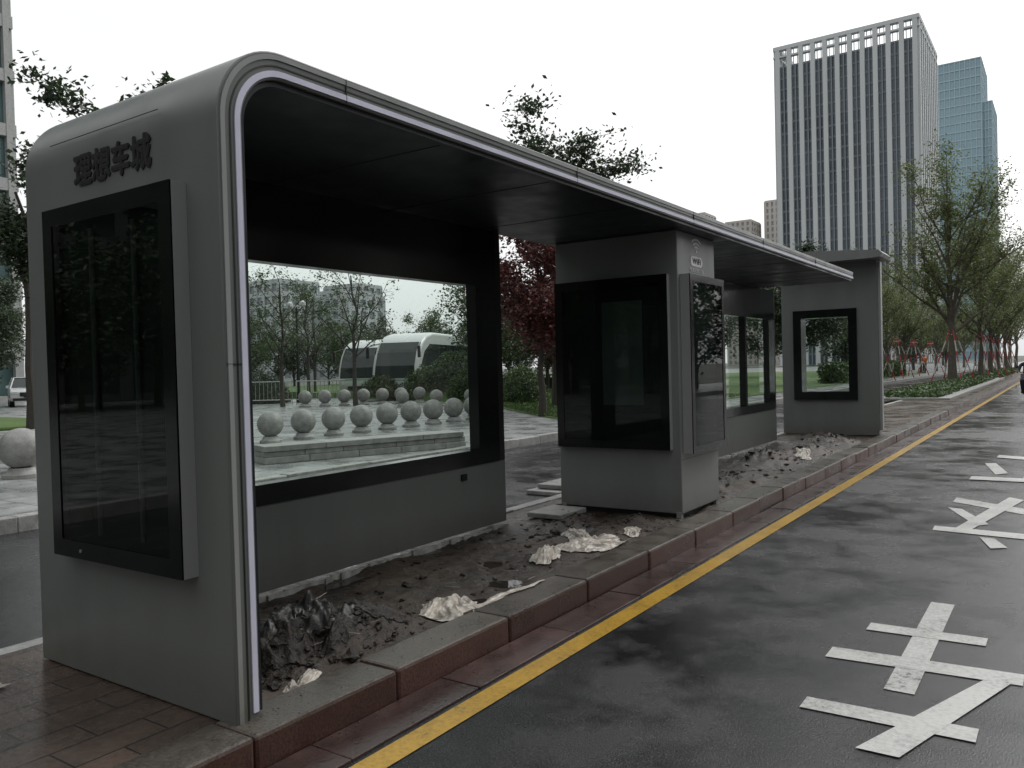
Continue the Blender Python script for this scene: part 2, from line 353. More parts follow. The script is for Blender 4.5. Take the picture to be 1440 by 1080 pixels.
def cloth(name,cx,cy,sx,sy,rot,h,mat,seed,n=80,fold=1.0,fine=.12,folded=False):
    """crumpled sheet draped over the ground; folded: long soft folds instead of sharp crumples"""
    b=MB(); vs=[]
    for j in range(n):
        for i in range(n):
            u=(i/(n-1)-.5)*2; v=(j/(n-1)-.5)*2
            a=math.atan2(v,u); edge=1+.38*noise.noise(Vector((math.cos(a)*1.3,math.sin(a)*1.3,seed)))+.18*noise.noise(Vector((math.cos(a)*4,math.sin(a)*4,seed)))+.08*noise.noise(Vector((math.cos(a)*11,math.sin(a)*11,seed)))
            m=max(abs(u),abs(v)); rr=math.hypot(u,v) or 1; k=(m/rr)*edge if rr else 1
            uu,vv=u*(.25+.75*k),v*(.25+.75*k)
            w=noise.noise_vector(Vector((uu*1.4,vv*1.4,seed)))
            if folded:
                ph=uu*5.5*fold+w.x*5+vv*1.2
                r=.45+.32*math.sin(ph)+.16*math.sin(ph*1.9+w.y*4)+fine*noise.noise(Vector((uu*6,vv*3,seed)))
            else:
                q=Vector((uu*1.7*fold+w.x*1.2,vv*1.1*fold+w.y*1.2,seed))
                r=(1-abs(noise.noise(q)*2.2))*.55+(1-abs(noise.noise(q*2.1+Vector((3,1,0)))*2.2))*.26+fine*(1-abs(noise.noise(q*4.2)*2.2))
            x=cx+uu*sx*math.cos(rot)-vv*sy*math.sin(rot); y=cy+uu*sx*math.sin(rot)+vv*sy*math.cos(rot)
            x+=w.y*.03; y+=w.x*.03
            z0=mudz(x,y) if (-4.87<x<-3.05 and y>2.5) else (.012 if x>-3.06 else 0)
            fall=max(.10,1-m**2.5)
            vs.append((x,y,z0+.006+h*max(r,0)*fall))
    b.add(vs,[(j*n+i,j*n+i+1,(j+1)*n+i+1,(j+1)*n+i) for j in range(n-1) for i in range(n-1)],mat)
    o=b.obj(name)
    for p in o.data.polygons: p.use_smooth=True
    return o
cloth('plastic_sheet',-3.26,3.98,.18,.27,.5,.085,M['bag'],3.3)
cloth('plastic_sheet',-3.12,4.42,.08,.30,-.22,.02,M['bag'],8.3)
cloth('plastic_sheet',-3.47,5.50,.12,.24,.3,.09,M['bag'],5.1)
cloth('plastic_sheet',-3.36,6.0,.17,.34,-.4,.085,M['bag'],12.1)
cloth('plastic_sheet',-3.62,6.25,.10,.26,.9,.06,M['bag'],15.1)
cloth('plastic_sheet',-3.22,6.55,.07,.18,.2,.05,M['bag'],45.1)
cloth('plastic_sheet',-4.35,1.75,.08,.10,.4,.02,M['bag'],14.1)
cloth('plastic_sheet',-3.4,12.9,.12,.35,.2,.07,M['bag'],59.1)
cloth('plastic_sheet',-3.08,2.62,.03,.12,.1,.05,M['bag'],39.1)
# heap of dark, muddy tarpaulin and sacking, draped in soft folds over the spoil mound
for (cx,cy,sx,sy,rt,h,mt,sd) in [(-3.55,2.82,.20,.26,.2,.075,'bagd',2.2),(-3.38,2.72,.16,.17,1.1,.06,'mudd',4.9),(-3.66,3.12,.17,.24,1.0,.06,'bagd',9.2),(-3.40,3.05,.17,.20,.5,.065,'bagd',19.7),
   (-3.26,3.02,.10,.18,.1,.05,'mudd',29.7),(-3.36,3.40,.15,.20,-.4,.05,'mudd',33.1),(-3.62,3.50,.12,.17,.8,.045,'mudd',37.1)]:
    cloth('muddy_tarpaulin',cx,cy,sx,sy,rt,h,M[mt],sd,n=64,folded=True,fold=1.1,fine=.25)
b=MB(); b.box(-4.45,-4.05,6.7,7.2,.02,.07,M['granite'],.01); b.obj('stone_slab_pile')
b=MB()
for (x,y,w,l,z) in [(-5.6,9.3,.25,.5,RZ),(-5.55,9.4,.22,.45,RZ+.065)]: b.box(x-w,x+w,y-l,y+l,z+.004,z+.06,M['granite'],.01)
b.obj('stone_slab_pile')

# plaza and lawn
b=MB(); b.poly([(-9.6,-60),(-9.6,200),(-75,200),(-75,-60)],-.004,M['plaza']); b.obj('plaza_paving')
b=MB(); b.poly([(9.65,-60),(9.65,200),(16,200),(16,-60)],-.004,M['plaza']); b.obj('pavement')
b=MB()
def lawnz(x,y): return .02+.35*max(0,min(1,(-14-x)/8))*max(0,min(1,(y-22)/10))*(1+.3*noise.noise(Vector((x*.2,y*.2,0))))
edge=[(-11.5,19.5),(-14,21.6),(-17,24.4),(-20,27.5),(-25,30.5),(-33,33),(-60,35)]
def ylo(x):
    for (xa,ya),(xb,yb) in zip(edge,edge[1:]):
        if xb<=x<=xa: return ya+(yb-ya)*(xa-x)/(xa-xb)
    return 35
nxs,nys=60,50; xs=np.linspace(-11.5,-60,nxs); vs=[]
for i in range(nxs):
    yl=ylo(xs[i])
    for j in range(nys):
        y=yl+(90-yl)*(j/(nys-1))**1.5; vs.append((xs[i],y,lawnz(xs[i],y) if j else .01))
b.add(vs,[(i*nys+j,(i+1)*nys+j,(i+1)*nys+j+1,i*nys+j+1) for i in range(nxs-1) for j in range(nys-1)],M['grass']); b.obj('lawn')
b=MB(); b.box(-40,-27,11.3,15.2,-.01,.10,M['grass'],.03); b.obj('lawn')

# ------------------------------------------------------------ bus shelter
SH=empty('bus_shelter')
XF,XB=-2.94,-4.60; YO=2.15; ZT=2.96; R=.36; YE=14.45
def prof(d,rt=None):
    r=max(R-d,.02); pts=[(YO+d,.0)]
    n=14
    for i in range(n+1):
        a=math.pi-(math.pi/2)*i/n
        pts.append((YO+R+r*math.cos(a),ZT-R+r*math.sin(a)))
    pts.append((YE,ZT-d)); return pts
def band(b,d0,d1,x0,x1,mat,z0=0,yend=None):
    o=prof(d0);i=prof(d1)
    o[0]=(o[0][0],z0);i[0]=(i[0][0],z0)
    if yend: o[-1]=(yend,o[-1][1]); i[-1]=(yend,i[-1][1])
    n=len(o); vs=[(x0,*p) for p in o]+[(x0,*p) for p in i]+[(x1,*p) for p in o]+[(x1,*p) for p in i]
    fs=[]
    for k in range(n-1):
        fs+=[(k,k+1,n+k+1,n+k),(2*n+k,3*n+k,3*n+k+1,2*n+k+1),(k,2*n+k,2*n+k+1,k+1),(n+k,n+k+1,3*n+k+1,3*n+k)]
    fs+=[(0,n,3*n,2*n),(n-1,2*n-1,4*n-1,3*n-1)]
    b.add(vs,fs,mat)
b=MB(); band(b,0,.125,XF,XB,M['metal']); o=b.obj('end_wall_and_roof_shell',SH,smooth=True)
md=o.modifiers.new('bev','BEVEL'); md.width=.006; md.segments=2; md.limit_method='ANGLE'; md.angle_limit=1.0
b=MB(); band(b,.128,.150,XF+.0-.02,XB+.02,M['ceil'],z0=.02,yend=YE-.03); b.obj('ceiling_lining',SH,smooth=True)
b=MB(); band(b,.014,.036,XF+.005,XF-.004,M['metal_lt']); band(b,.060,.067,XF+.003,XF-.004,M['blackmat']); b.obj('front_trim',SH,smooth=True)
b=MB(); band(b,.086,.113,XF+.006,XF-.004,M['led'],z0=.03); b.obj('led_strip',SH,smooth=True)
b=MB(); b.box(XB+.28,XF-.42,YO-.0025,YO,2.705,2.708,M['blackmat'])
for y in (2.9,5.2,7.44,9.6,12.0): b.box(XF-.002,XF+.0065,y,y+.004,ZT-.122,ZT-.008,M['blackmat'])
for y in np.arange(3.7,14,1.22): b.box(XB+.05,XF-.06,y,y+.006,ZT-.1525,ZT-.150,M['blackmat'])
b.box(XF-.002,XF+.0055,YO+.006,YO+.082,1.55,1.552,M['blackmat'])
b.obj('panel_seams',SH)
b=MB()
for x in (XB+.02,XF-.1): b.box(x,x+.08,YO+.03,YO+.12,-.06,.001,M['metal_mid'])
b.obj('feet',SH)
for k,(ox,oz) in enumerate(((-.007,0),(.007,.002),(0,-.006),(0,.006),(-.003,.003))):
    mw=Matrix.Translation((-3.755+ox,YO-.003-.0004*k,2.525+oz))@Matrix.Rotation(math.pi/2,4,'X')
    text('shelter_name_lettering','理想车城',.168,M['blackmat'],SH,mw,.003,0)

def adbox(name,parent,x0,x1,z0,z1,depth=.08,border=.085,tubes=2,back='adback',reflection_patch=None):
    e=bpy.data.objects.new(name,None); COL.objects.link(e); e.parent=parent
    b=MB(); t=.012
    b.box(x0,x0+t,-depth,0,z0,z1,M['metal_lt']); b.box(x1-t,x1,-depth,0,z0,z1,M['metal_lt'])
    b.box(x0+t,x1-t,-depth,0,z0,z0+t,M['metal_lt']); b.box(x0+t,x1-t,-depth,0,z1-t,z1,M['metal_lt'])
    o=b.obj('rim',e)
    b=MB(); a=border; d0=-depth-.004; d1=-depth+.006
    b.box(x0,x0+a,d0,d1,z0,z1,M['black']);b.box(x1-a,x1,d0,d1,z0,z1,M['black'])
    b.box(x0+a,x1-a,d0,d1,z0,z0+a,M['black']);b.box(x0+a,x1-a,d0,d1,z1-a,z1,M['black']); b.obj('black_border',e)
    b=MB(); b.box(x0+t,x1-t,-.012,-.004,z0+t,z1-t,M[back])
    if reflection_patch: b.box(reflection_patch[0],reflection_patch[1],-.018,-.0125,reflection_patch[2],reflection_patch[3],M['adback2'])  # lighter patch painted in place of a bright rectangle reflected in the glass
    for k in range(tubes):
        xx=x0+(x1-x0)*(k+1)/(tubes+1); b.tube((xx,-.035,z0+.12),(xx,-.035,z1-.12),.013,.013,M['tube'],8)
    b.obj('backing',e)
    b=MB(); y=-depth+.001; b.add([(x0+a,y,z0+a),(x1-a,y,z0+a),(x1-a,y,z1-a),(x0+a,y,z1-a)],[(0,1,2,3)],M['adglass']); b.obj('glass',e)
    return e
e=adbox('end_ad_box',SH,-4.26,-3.17,.62,2.35); e.location=(0,YO-.001,0)
b=MB(); b.lathe((0,0,0),[(.008,0),(.008,.004)],M['steel'],10); o=b.obj('lock',e); o.rotation_euler=(math.pi/2,0,0); o.location=(-4.0,-.084,.66)

def backwall(y0,y1,name,mull=()):
    e=bpy.data.objects.new(name,None); COL.objects.link(e); e.parent=SH
    xa,xb=-4.50,-4.59
    b=MB(); b.box(xa,xb,y0,y1,.03,.62,M['metal'],.004); b.obj('lower_panel',e)
    b=MB(); b.box(xa+.012,xb-.01,y0,y1-.10,.622,.76,M['black']); b.box(xa+.012,xb-.01,y0,y1-.10,2.27,2.806,M['black'])
    b.box(xa+.012,xb-.01,y1-.42,y1-.10,.76,2.27,M['black']); b.box(xa+.012,xb-.01,y0,y0+.12,.76,2.27,M['black'])
    for m in mull: b.box(xa+.012,xb-.01,m-.04,m+.04,.76,2.27,M['black'])
    b.obj('black_window_frame',e)
    b=MB(); b.box(xa,xb,y1-.10,y1,.62,2.806,M['blackmat'],.003); b.obj('end_post',e)
    b=MB(); b.add([(xa-.04,y0+.12,.76),(xa-.04,y1-.42,.76),(xa-.04,y1-.42,2.27),(xa-.04,y0+.12,2.27)],[(0,1,2,3)],M['glass']); b.obj('glass',e)
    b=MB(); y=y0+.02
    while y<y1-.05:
        st=random.uniform(.05,.14); b.box(xa+random.uniform(.012,.032),xa,y,min(y+st,y1),-.04,random.uniform(.0,.014),M['lane_gleam']); y+=st
    b.obj('lane_gleam_strip',e)  # painted stand-in for the wet lane's gleam below the lower panel
    return e
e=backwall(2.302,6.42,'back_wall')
b=MB(); b.box(-4.499,-4.485,5.72,5.80,.50,.56,M['black'],.003); b.obj('socket_outlet',e)
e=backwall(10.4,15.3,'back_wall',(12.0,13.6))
PY=bpy.data.objects.new('wifi_pylon',None); COL.objects.link(PY); PY.parent=SH
px0,px1,py0,py1=-4.50,-3.12,7.45,8.46
b=MB(); b.box(px0,px1,py0,py1,.03,2.807,M['metal_mid'],.008); b.obj('column_body',PY)
b=MB(); b.box(px0+.05,px1-.05,py0+.05,py1-.05,-.05,.03,M['blackmat'])
for (x,y) in ((px1-.06,py0),(px0+.02,py0),(px1-.06,py1-.05)): b.box(x,x+.05,y-.01,y+.04,-.05,.05,M['metal_lt'])
b.obj('plinth',PY)
b=MB(); b.box(px1-.004,px1+.002,py0+.004,py1-.004,.56,.563,M['blackmat']); b.obj('panel_seam',PY)
e=adbox('column_ad_box',PY,-4.47,-3.2,.66,2.38,tubes=0,back='adback',reflection_patch=(-3.95,-3.5,1.1,2.15)); e.location=(0,py0-.001,0)
e=adbox('column_ad_box',PY,0.06,1.0,.62,2.38,.10,.07,0,'adback2'); e.matrix_world=Matrix.Translation((px1+.001,py0,0))@Matrix.Rotation(math.pi/2,4,'Z')
F=Matrix.Translation((px1+.003,7.95,2.60))@Matrix(((0,0,1,0),(1,0,0,0),(0,1,0,0),(0,0,0,1)))@Matrix.Diagonal((1.9,1.35,1,1))
b=MB()
for r in (.035,.062,.09):
    vs=[];n=10
    for i in range(n+1):
        a=math.radians(45+90*i/n)
        for rr in (r-.009,r+.009): vs.append((rr*math.cos(a),rr*math.sin(a)+.03,0.0))
    b.add(vs,[(2*i,2*i+1,2*i+3,2*i+2) for i in range(n)],M['white'])
b.lathe((0,.03,0),[(.012,-.001),(.012,.001)],M['white'],10)
o=b.obj('wifi_arcs',PY); o.matrix_world=F
b=MB(); pts=[]; w,h,r=.085,.038,.03
for (cx,cy,a0) in ((w-r,h-r,0),(-w+r,h-r,90),(-w+r,-h+r,180),(w-r,-h+r,270)):
    for i in range(6):
        a=math.radians(a0+90*i/5); pts.append((cx+r*math.cos(a),cy-.045+r*math.sin(a)))
b.add([(x,y,.0) for x,y in pts],[tuple(range(len(pts)))],M['white']); o=b.obj('wifi_badge',PY); o.matrix_world=F
text('wifi_lettering','WiFi',.06,M['blackmat'],PY,F@Matrix.Translation((0,-.045,.002)),.001,.001)
text('wifi_caption','免费无线上网',.032,M['white'],PY,F@Matrix.Translation((0,-.115,.001)),.001)

FP=empty('end_info_panel')
b=MB(); y0,y1=17.15,17.42
b.box(-4.9,-3.05,y0,y1,.0,.7,M['metal']); b.box(-4.9,-3.05,y0,y1,2.52,3.42,M['metal'])
b.box(-4.9,-4.66,y0,y1,.7,2.52,M['metal']); b.box(-3.43,-3.05,y0,y1,.7,2.52,M['metal']); b.obj('wall_body',FP)
b=MB(); pr=[(-4.9,3.422),(-3.05,3.422),(-2.9,3.44),(-2.86,3.50),(-2.93,3.57),(-4.2,3.66),(-4.55,3.62),(-4.9,3.5)]
b.prism(pr,'y',y0-.5,y1+.15,M['metal_mid']); b.obj('cap',FP)
b=MB(); b.box(-3.0,-3.047,y0+.06,y1-.06,.1,3.4,M['metal_lt']); b.obj('edge_trim',FP)
b=MB()
for (a,c,z0,z1) in ((-4.66,-4.5,.7,2.52),(-3.59,-3.43,.7,2.52),(-4.5,-3.59,.7,.86),(-4.5,-3.59,2.36,2.52)): b.box(a,c,y0-.05,y1+.05,z0,z1,M['black'])
b.obj('black_frame',FP)
b=MB(); ym=(y0+y1)/2; b.add([(-4.5,ym,.86),(-3.59,ym,.86),(-3.59,ym,2.36),(-4.5,ym,2.36)],[(0,1,2,3)],M['glass']); b.obj('glass',FP)

# ------------------------------------------------------------ trees
def leaves(cent,size,rng,flat=.5):
    n=len(cent); nrm=rng.normal(size=(n,3)); nrm[:,2]+=flat*np.sign(nrm[:,2]); nrm/=np.linalg.norm(nrm,axis=1)[:,None]
    t=np.cross(nrm,rng.normal(size=(n,3))); t/=np.linalg.norm(t,axis=1)[:,None]; bt=np.cross(nrm,t)
    s=(size*rng.uniform(.6,1.35,n))[:,None]
    v=np.stack([cent-t*s*.5,cent+bt*s*.28,cent+t*s*.55,cent-bt*s*.28],1).reshape(-1,3)
    return v
def tree_mesh(name,seed,H,tr,base,rx,top,limbs,twigs,lpt,leaf,spread,bark,lmat,up=.35,drop=.15):
    rng=np.random.default_rng(seed); b=MB()
    tp=[Vector((0,0,-.1))]; n=7
    for i in range(1,n+1):
        z=H*.82*i/n; tp.append(Vector((rng.normal()*.012*H*(i/n),rng.normal()*.012*H*(i/n),z)))
    rad=lambda z: tr*(1-.8*z/(H*.85))+.01
    for a,c in zip(tp,tp[1:]): b.tube(a,c,rad(max(a.z,0))*(1.25 if a.z<=0 else 1),rad(c.z),bark,8)
    def onT(z):
        for a,c in zip(tp,tp[1:]):
            if a.z<=z<=c.z: return a.lerp(c,(z-a.z)/(c.z-a.z))
        return tp[-1].copy()
    cen=[]; zc=(base+top)/2; rz=(top-base)/2
    for k in range(limbs):
        fz=(k+.5)/limbs; z0=base*.85+(H*.75-base*.85)*fz**1.1
        s=onT(z0); ang=k*2.4+rng.uniform(-.4,.4)
        zt=min(top-.1,z0+rz*rng.uniform(.25,.9)*(up+.5)); 
        k2=max(0,1-((zt-zc)/rz)**2)**.5
        rr=rx*(k2*.85+.12)*rng.uniform(.65,1.1)
        e=Vector((math.cos(ang)*rr,math.sin(ang)*rr,zt))
        mid=s.lerp(e,.5)+Vector((rng.normal()*.06*rx,rng.normal()*.06*rx,-.06*rz if up>.6 else .05*rz))
        r0=rad(z0)*.55
        b.tube(s,mid,r0,r0*.6,bark,6); b.tube(mid,e,r0*.6,r0*.22,bark,5)
        for j in range(twigs):
            t=rng.uniform(.3,1.05)
            p=s.lerp(mid,t*2) if t<.5 else mid.lerp(e,(t-.5)*2)
            d=Vector((rng.normal(),rng.normal(),rng.normal()*.7+up)); d.normalize()
            q=p+d*rng.uniform(.25,.6)*rx*.55
            b.tube(p,q,r0*.2+.006,.005,bark,4)
            if rng.random()<drop: continue
            m=max(3,int(lpt*rng.uniform(.5,1.5)))
            tt=rng.uniform(.25,1.1,m)[:,None]; P=np.array(p);Q=np.array(q)
            cen.append(P+(Q-P)*tt+rng.normal(size=(m,3))*spread*rng.uniform(.5,1.3)*np.array([1,1,.8]))
    C=np.concatenate(cen); v=leaves(C,leaf,rng)
    b.add(v.tolist(),[(4*i,4*i+1,4*i+2,4*i+3) for i in range(len(C))],lmat)
    me=bpy.data.meshes.new(name); me.from_pydata(b.v,[],b.f); me.update()
    for m in b.mats: me.materials.append(m)
    me.polygons.foreach_set('material_index',b.m)
    return me
def put(name,me,loc,rot=0,s=1.0):
    o=bpy.data.objects.new(name,me); COL.objects.link(o); o.location=loc; o.rotation_euler[2]=rot
    o.scale=(s,s,s) if not hasattr(s,'__len__') else s; return o
camp=tree_mesh('camphor_tree',1,11.4,.17,6.0,3.0,11.5,16,12,80,.17,.28,M['bark'],M['leaf_dark'],.5,.08)
camp2=tree_mesh('camphor_tree_b',5,9,.14,5.0,1.9,9.3,14,10,70,.15,.22,M['bark'],M['leaf_dark'],.5,.10)
broad=tree_mesh('broadleaf_tree',2,7.5,.13,2.6,2.6,7.6,14,11,50,.16,.30,M['bark'],M['leaf_mid'],.4,.15)
sparse=tree_mesh('sparse_tree',3,8,.11,2.4,2.3,8.2,14,9,18,.14,.28,M['bark'],M['leaf_mid'],.6,.25)
spring=tree_mesh('spring_tree',4,12.2,.22,3.2,3.7,12.6,28,22,28,.15,.25,M['barklt'],M['leaf_spring'],1.0,.06)
spring2=tree_mesh('spring_tree_b',14,11,.18,3.0,3.2,11.3,24,18,24,.15,.25,M['barklt'],M['leaf_spring'],1.0,.08)
redt=tree_mesh('red_plum_tree',6,6,.11,1.9,2.0,6.6,16,12,80,.14,.24,M['bark'],M['leaf_red'],.5,.05)
darkt=tree_mesh('dense_dark_tree',8,8.5,.16,2.0,3.0,8.8,18,13,80,.19,.32,M['bark'],M['leaf_dark'],.4,.05)

put('camphor_tree',camp,(-15.9,26.2,0),.6)
put('camphor_tree',camp2,(-19.2,11.0,0),1.0,1.02)
put('camphor_tree',camp2,(-22.8,10.6,0),2.2,.88)
put('red_plum_tree',redt,(-13.4,21.2,0),0)
put('red_plum_tree',redt,(-14.6,25.0,0),2,.8)
for x,y,me,nm,s in [(-30,25,sparse,'bare_branch_tree',.85),(-26.8,26.5,sparse,'bare_branch_tree',.9),(-37,44,broad,'broadleaf_tree',.8),(-24,33.5,broad,'broadleaf_tree',.85),(-21.4,29.2,broad,'broadleaf_tree',.85),
  (-23,37,darkt,'evergreen_tree',.7),(-40,36,sparse,'bare_branch_tree',.9),(-44,34,broad,'broadleaf_tree',.75),(-31,45,darkt,'evergreen_tree',.72),(-27.5,41,broad,'broadleaf_tree',.85),(-48,46,broad,'broadleaf_tree',.8),
  (-18.5,34,broad,'broadleaf_tree',.85),(-16,42,darkt,'evergreen_tree',.8),(-14,52,darkt,'evergreen_tree',1.0),(-27,54,darkt,'evergreen_tree',.8),(-55,33,darkt,'evergreen_tree',.7),(-58,24,broad,'broadleaf_tree',1.1),(-47,19.0,darkt,'evergreen_tree',.85),(-53,18.5,broad,'broadleaf_tree',.8),
  (-35,31,sparse,'bare_branch_tree',.9)]:
    put(nm,me,(x,y,0),random.uniform(0,6),s)
def stakes(x,y):
    b=MB()
    for a in (0.5,2.07,3.64,5.2):
        bx,by=math.cos(a)*1.2,math.sin(a)*1.2; p0=Vector((bx,by,0));p1=Vector((math.cos(a)*.12,math.sin(a)*.12,3.0))
        for k in range(5): b.tube(p0.lerp(p1,k/5),p0.lerp(p1,(k+1)/5),.035,.035,M['staker'] if k%2==0 else M['stakew'],6)
    b.tube((-.25,0,2.8),(.25,0,2.8),.03,.03,M['stakew']); b.tube((0,-.25,2.75),(0,.25,2.75),.03,.03,M['stakew'])
    b.obj('tree_stake_frame',loc=(x,y,0))
for i,(x,y,me,s) in enumerate([(-5.3,51.3,spring,1.0),(-4.6,60,spring2,.9),(-4.6,68,spring2,.95),(-4.7,77,spring,.8),(-4.6,86,spring2,.9),(-4.8,96,spring,.85),(-4.8,108,spring2,.95)]):
    put('spring_street_tree',me,(x,y,0),i*1.3+.4,s)
    if y<90: stakes(x,y)
for i,y in enumerate((62,70,78,88,99,112,128,145)):
    put('spring_street_tree',spring2 if i%2 else spring,(-11.8,y,0),i*1.7,.7)
    if y<90: stakes(-10.6,y-3)
def merged(name,items):
    fs=[];ms=[];mats=[];o=0
    me=bpy.data.meshes.new(name); V=[]
    for m,(x,y),rot,s in items:
        n=len(m.vertices); a=np.empty(n*3); m.vertices.foreach_get('co',a); a=a.reshape(-1,3)*s
        c,q=math.cos(rot),math.sin(rot); a=np.stack([a[:,0]*c-a[:,1]*q+x,a[:,0]*q+a[:,1]*c+y,a[:,2]],1)
        V.append(a); 
        for p in m.polygons: fs.append([i+o for i in p.vertices])
        mi=np.empty(len(m.polygons),dtype=int); m.polygons.foreach_get('material_index',mi)
        for mt in m.materials:
            if mt not in mats: mats.append(mt)
        mp=[mats.index(mt) for mt in m.materials]; ms+= [mp[k] for k in mi]
        o+=n
    me.from_pydata(np.concatenate(V).tolist(),[],fs); me.update()
    for mt in mats: me.materials.append(mt)
    me.polygons.foreach_set('material_index',ms)
    ob=bpy.data.objects.new(name,me); COL.objects.link(ob); return ob
lod=tree_mesh('belt_tree_src',21,9,.16,1.2,3.4,9,14,7,30,.36,.5,M['bark'],M['leaf_belt'],.4,.05)
lod2=tree_mesh('belt_tree_src2',22,8,.16,1.2,3.2,8.2,14,7,28,.36,.5,M['bark'],M['leaf_belt'],.4,.05)
its=[]
for i in range(26): its.append((random.choice([lod,lod2]),(-30-40*i/26*1.4,66-22*i/26+random.uniform(-3,3)),random.uniform(0,6),random.uniform(.5,.75)))
for i in range(14): its.append((random.choice([lod,lod2]),(-15-random.uniform(0,8),66+i*9),random.uniform(0,6),random.uniform(.7,1.1)))
merged('background_tree_belt',its)
its=[]
for i in range(12): its.append((random.choice([lod,lod2]),(12.5+random.uniform(-.5,.5),-10+i*9.5),random.uniform(0,6),random.uniform(.7,1.0)))
merged('opposite_pavement_tree_row',its)
its=[]
for i in range(14): its.append((random.choice([lod,lod2]),(-32+i*3.4+random.uniform(-1,1),-22+random.uniform(-3,3)-(i%3)*3),random.uniform(0,6),random.uniform(.9,1.3)))
for i in range(12): its.append((random.choice([lod,lod2]),(-36-random.uniform(0,6),-26+i*2.6),random.uniform(0,6),random.uniform(.8,1.1)))
merged('tree_row_behind_stop',its)  # out of view; thickened to keep bright sky out of the ad-glass reflection

def shrub(name,loc,rx,ry,rz,n,leaf,mat,seed,box=False):
    rng=np.random.default_rng(seed)
    if box:
        p=rng.uniform(-1,1,(n,3)); k=rng.integers(0,3,n); p[np.arange(n),k]=np.sign(p[np.arange(n),k])*rng.uniform(.85,1.05,n); p[:,2]=(p[:,2]+1)/2; p*= [rx,ry,rz]
    else:
        d=rng.normal(size=(n,3)); d/=np.linalg.norm(d,axis=1)[:,None]; d[:,2]=np.abs(d[:,2])*1.0
        r=rng.uniform(.75,1.05,n)+.16*np.array([noise.noise(Vector(q)*3+Vector((seed,0,0))) for q in d]); p=d*r[:,None]*[rx,ry,rz]
    v=leaves(p,leaf,rng,.2); b=MB(); b.add(v.tolist(),[(4*i,4*i+1,4*i+2,4*i+3) for i in range(n)],mat)
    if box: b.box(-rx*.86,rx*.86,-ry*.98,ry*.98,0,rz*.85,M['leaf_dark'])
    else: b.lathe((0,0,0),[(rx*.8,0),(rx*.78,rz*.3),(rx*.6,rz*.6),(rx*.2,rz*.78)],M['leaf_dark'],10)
    me=bpy.data.meshes.new(name); me.from_pydata(b.v,[],b.f); me.update()
    for m in b.mats: me.materials.append(m)
    me.polygons.foreach_set('material_index',b.m)
    return put(name,me,loc)
shrub('round_shrub',(-18.3,27.5,.05),.95,.95,1.5,4500,.09,M['hedge'],1)
shrub('round_shrub',(-20.5,30.5,.1),1.1,1.1,1.5,4000,.09,M['leaf_mid'],2)
shrub('round_shrub',(-26,33,.2),1.9,1.9,2.2,5000,.12,M['leaf_mid'],3)
shrub('round_shrub',(-29.6,31.2,.2),1.1,1.1,1.1,4500,.12,M['leaf_mid'],4)
shrub('round_shrub',(-27.6,32.2,.2),1.2,1.2,1.5,4500,.12,M['hedge'],14)
shrub('round_shrub',(-23,30.3,.2),1.2,1.2,1.4,4000,.11,M['leaf_mid'],5)
shrub('round_shrub',(-35,28,.0),1.3,1.3,1.6,4000,.12,M['leaf_dark'],6)
shrub('round_shrub',(-16.3,29.5,.0),1.0,1.0,1.2,4000,.11,M['leaf_mid'],16)
shrub('flowering_low_shrub',(-17,30,.0),.7,.7,.6,1500,.1,M['leaf_red'],7)
shrub('clipped_hedge',(-12.4,66,0),.7,12,1.3,9000,.22,M['hedge'],8,True)
shrub('clipped_hedge',(-30,38,.2),8,.6,.9,7000,.14,M['leaf_mid'],9,True)
shrub('low_planting',(-4.7,46,0),.9,13,.28,9000,.14,M['hedge'],10,True)
shrub('low_planting',(-4.7,76,0),.9,14,.35,6000,.18,M['hedge'],11,True)
b=MB(); b.box(-5.8,-3.4,32,62,-.01,.06,M['granite']); b.obj('planter_edging')
rng=np.random.default_rng(5); n=16000
x=rng.uniform(-30,-11.6,n); y=np.array([ylo(a) for a in x])+rng.uniform(0,1,n)**1.6*16
c=np.stack([x,y,np.array([lawnz(a,d) for a,d in zip(x,y)])+.03],1)
h=rng.uniform(.05,.11,n); w=rng.uniform(.02,.05,n); an=rng.uniform(0,6.28,n)
dx=np.stack([np.cos(an)*w,np.sin(an)*w,np.zeros(n)],1); tp=np.stack([rng.normal(0,.03,n),rng.normal(0,.03,n),h],1)
v=np.stack([c-dx,c+dx,c+tp],1).reshape(-1,3); b=MB(); b.add(v.tolist(),[(3*i,3*i+1,3*i+2) for i in range(n)],M['hedge'])
me=bpy.data.meshes.new('lawn_grass_blades'); me.from_pydata(b.v,[],b.f); me.materials.append(M['hedge']); put('lawn_grass_blades',me,(0,0,0))

# ------------------------------------------------------------ stone bollards
def bollard_mesh():
    b=MB(); r=.285
    b.lathe((0,0,0),[(.24,0),(.24,.05),(.20,.07),(.17,.11),(.16,.14)],M['granite'],24)
    pr=[(max(r*math.sin(math.pi*(.14+.86*i/14)),.003),.12+r-r*math.cos(math.pi*(.14+.86*i/14))) for i in range(15)]
    b.lathe((0,0,0),pr,M['granite'],28); o=b.obj('tmp',smooth=True); me=o.data; bpy.data.objects.remove(o); return me
bm_=bollard_mesh()
for i in range(9):
    t=i/8; put('stone_ball_bollard',bm_,(-14.6-.2*t,11.8+7.7*t,0),i,1.0)
for i in range(4): put('stone_ball_bollard',bm_,(-14.4,10.6-1.15*i-.4,0),i)
put('stone_ball_bollard',bm_,(-13.5,6.1,0),2,1.12)
for i in range(7):
    t=i/6; put('stone_ball_bollard',bm_,(-28.6+3.2*t,25.1+4.2*t,0),i,1.08)
for i in range(3): put('stone_ball_bollard',bm_,(-23.5+1.3*i,26.0+.7*i,0),i,1.0)
LE=Vector((-9.95,12.6,0))-Vector((-11.35,8.9,0)); ang=math.atan2(LE.y,LE.x); ln=LE.length
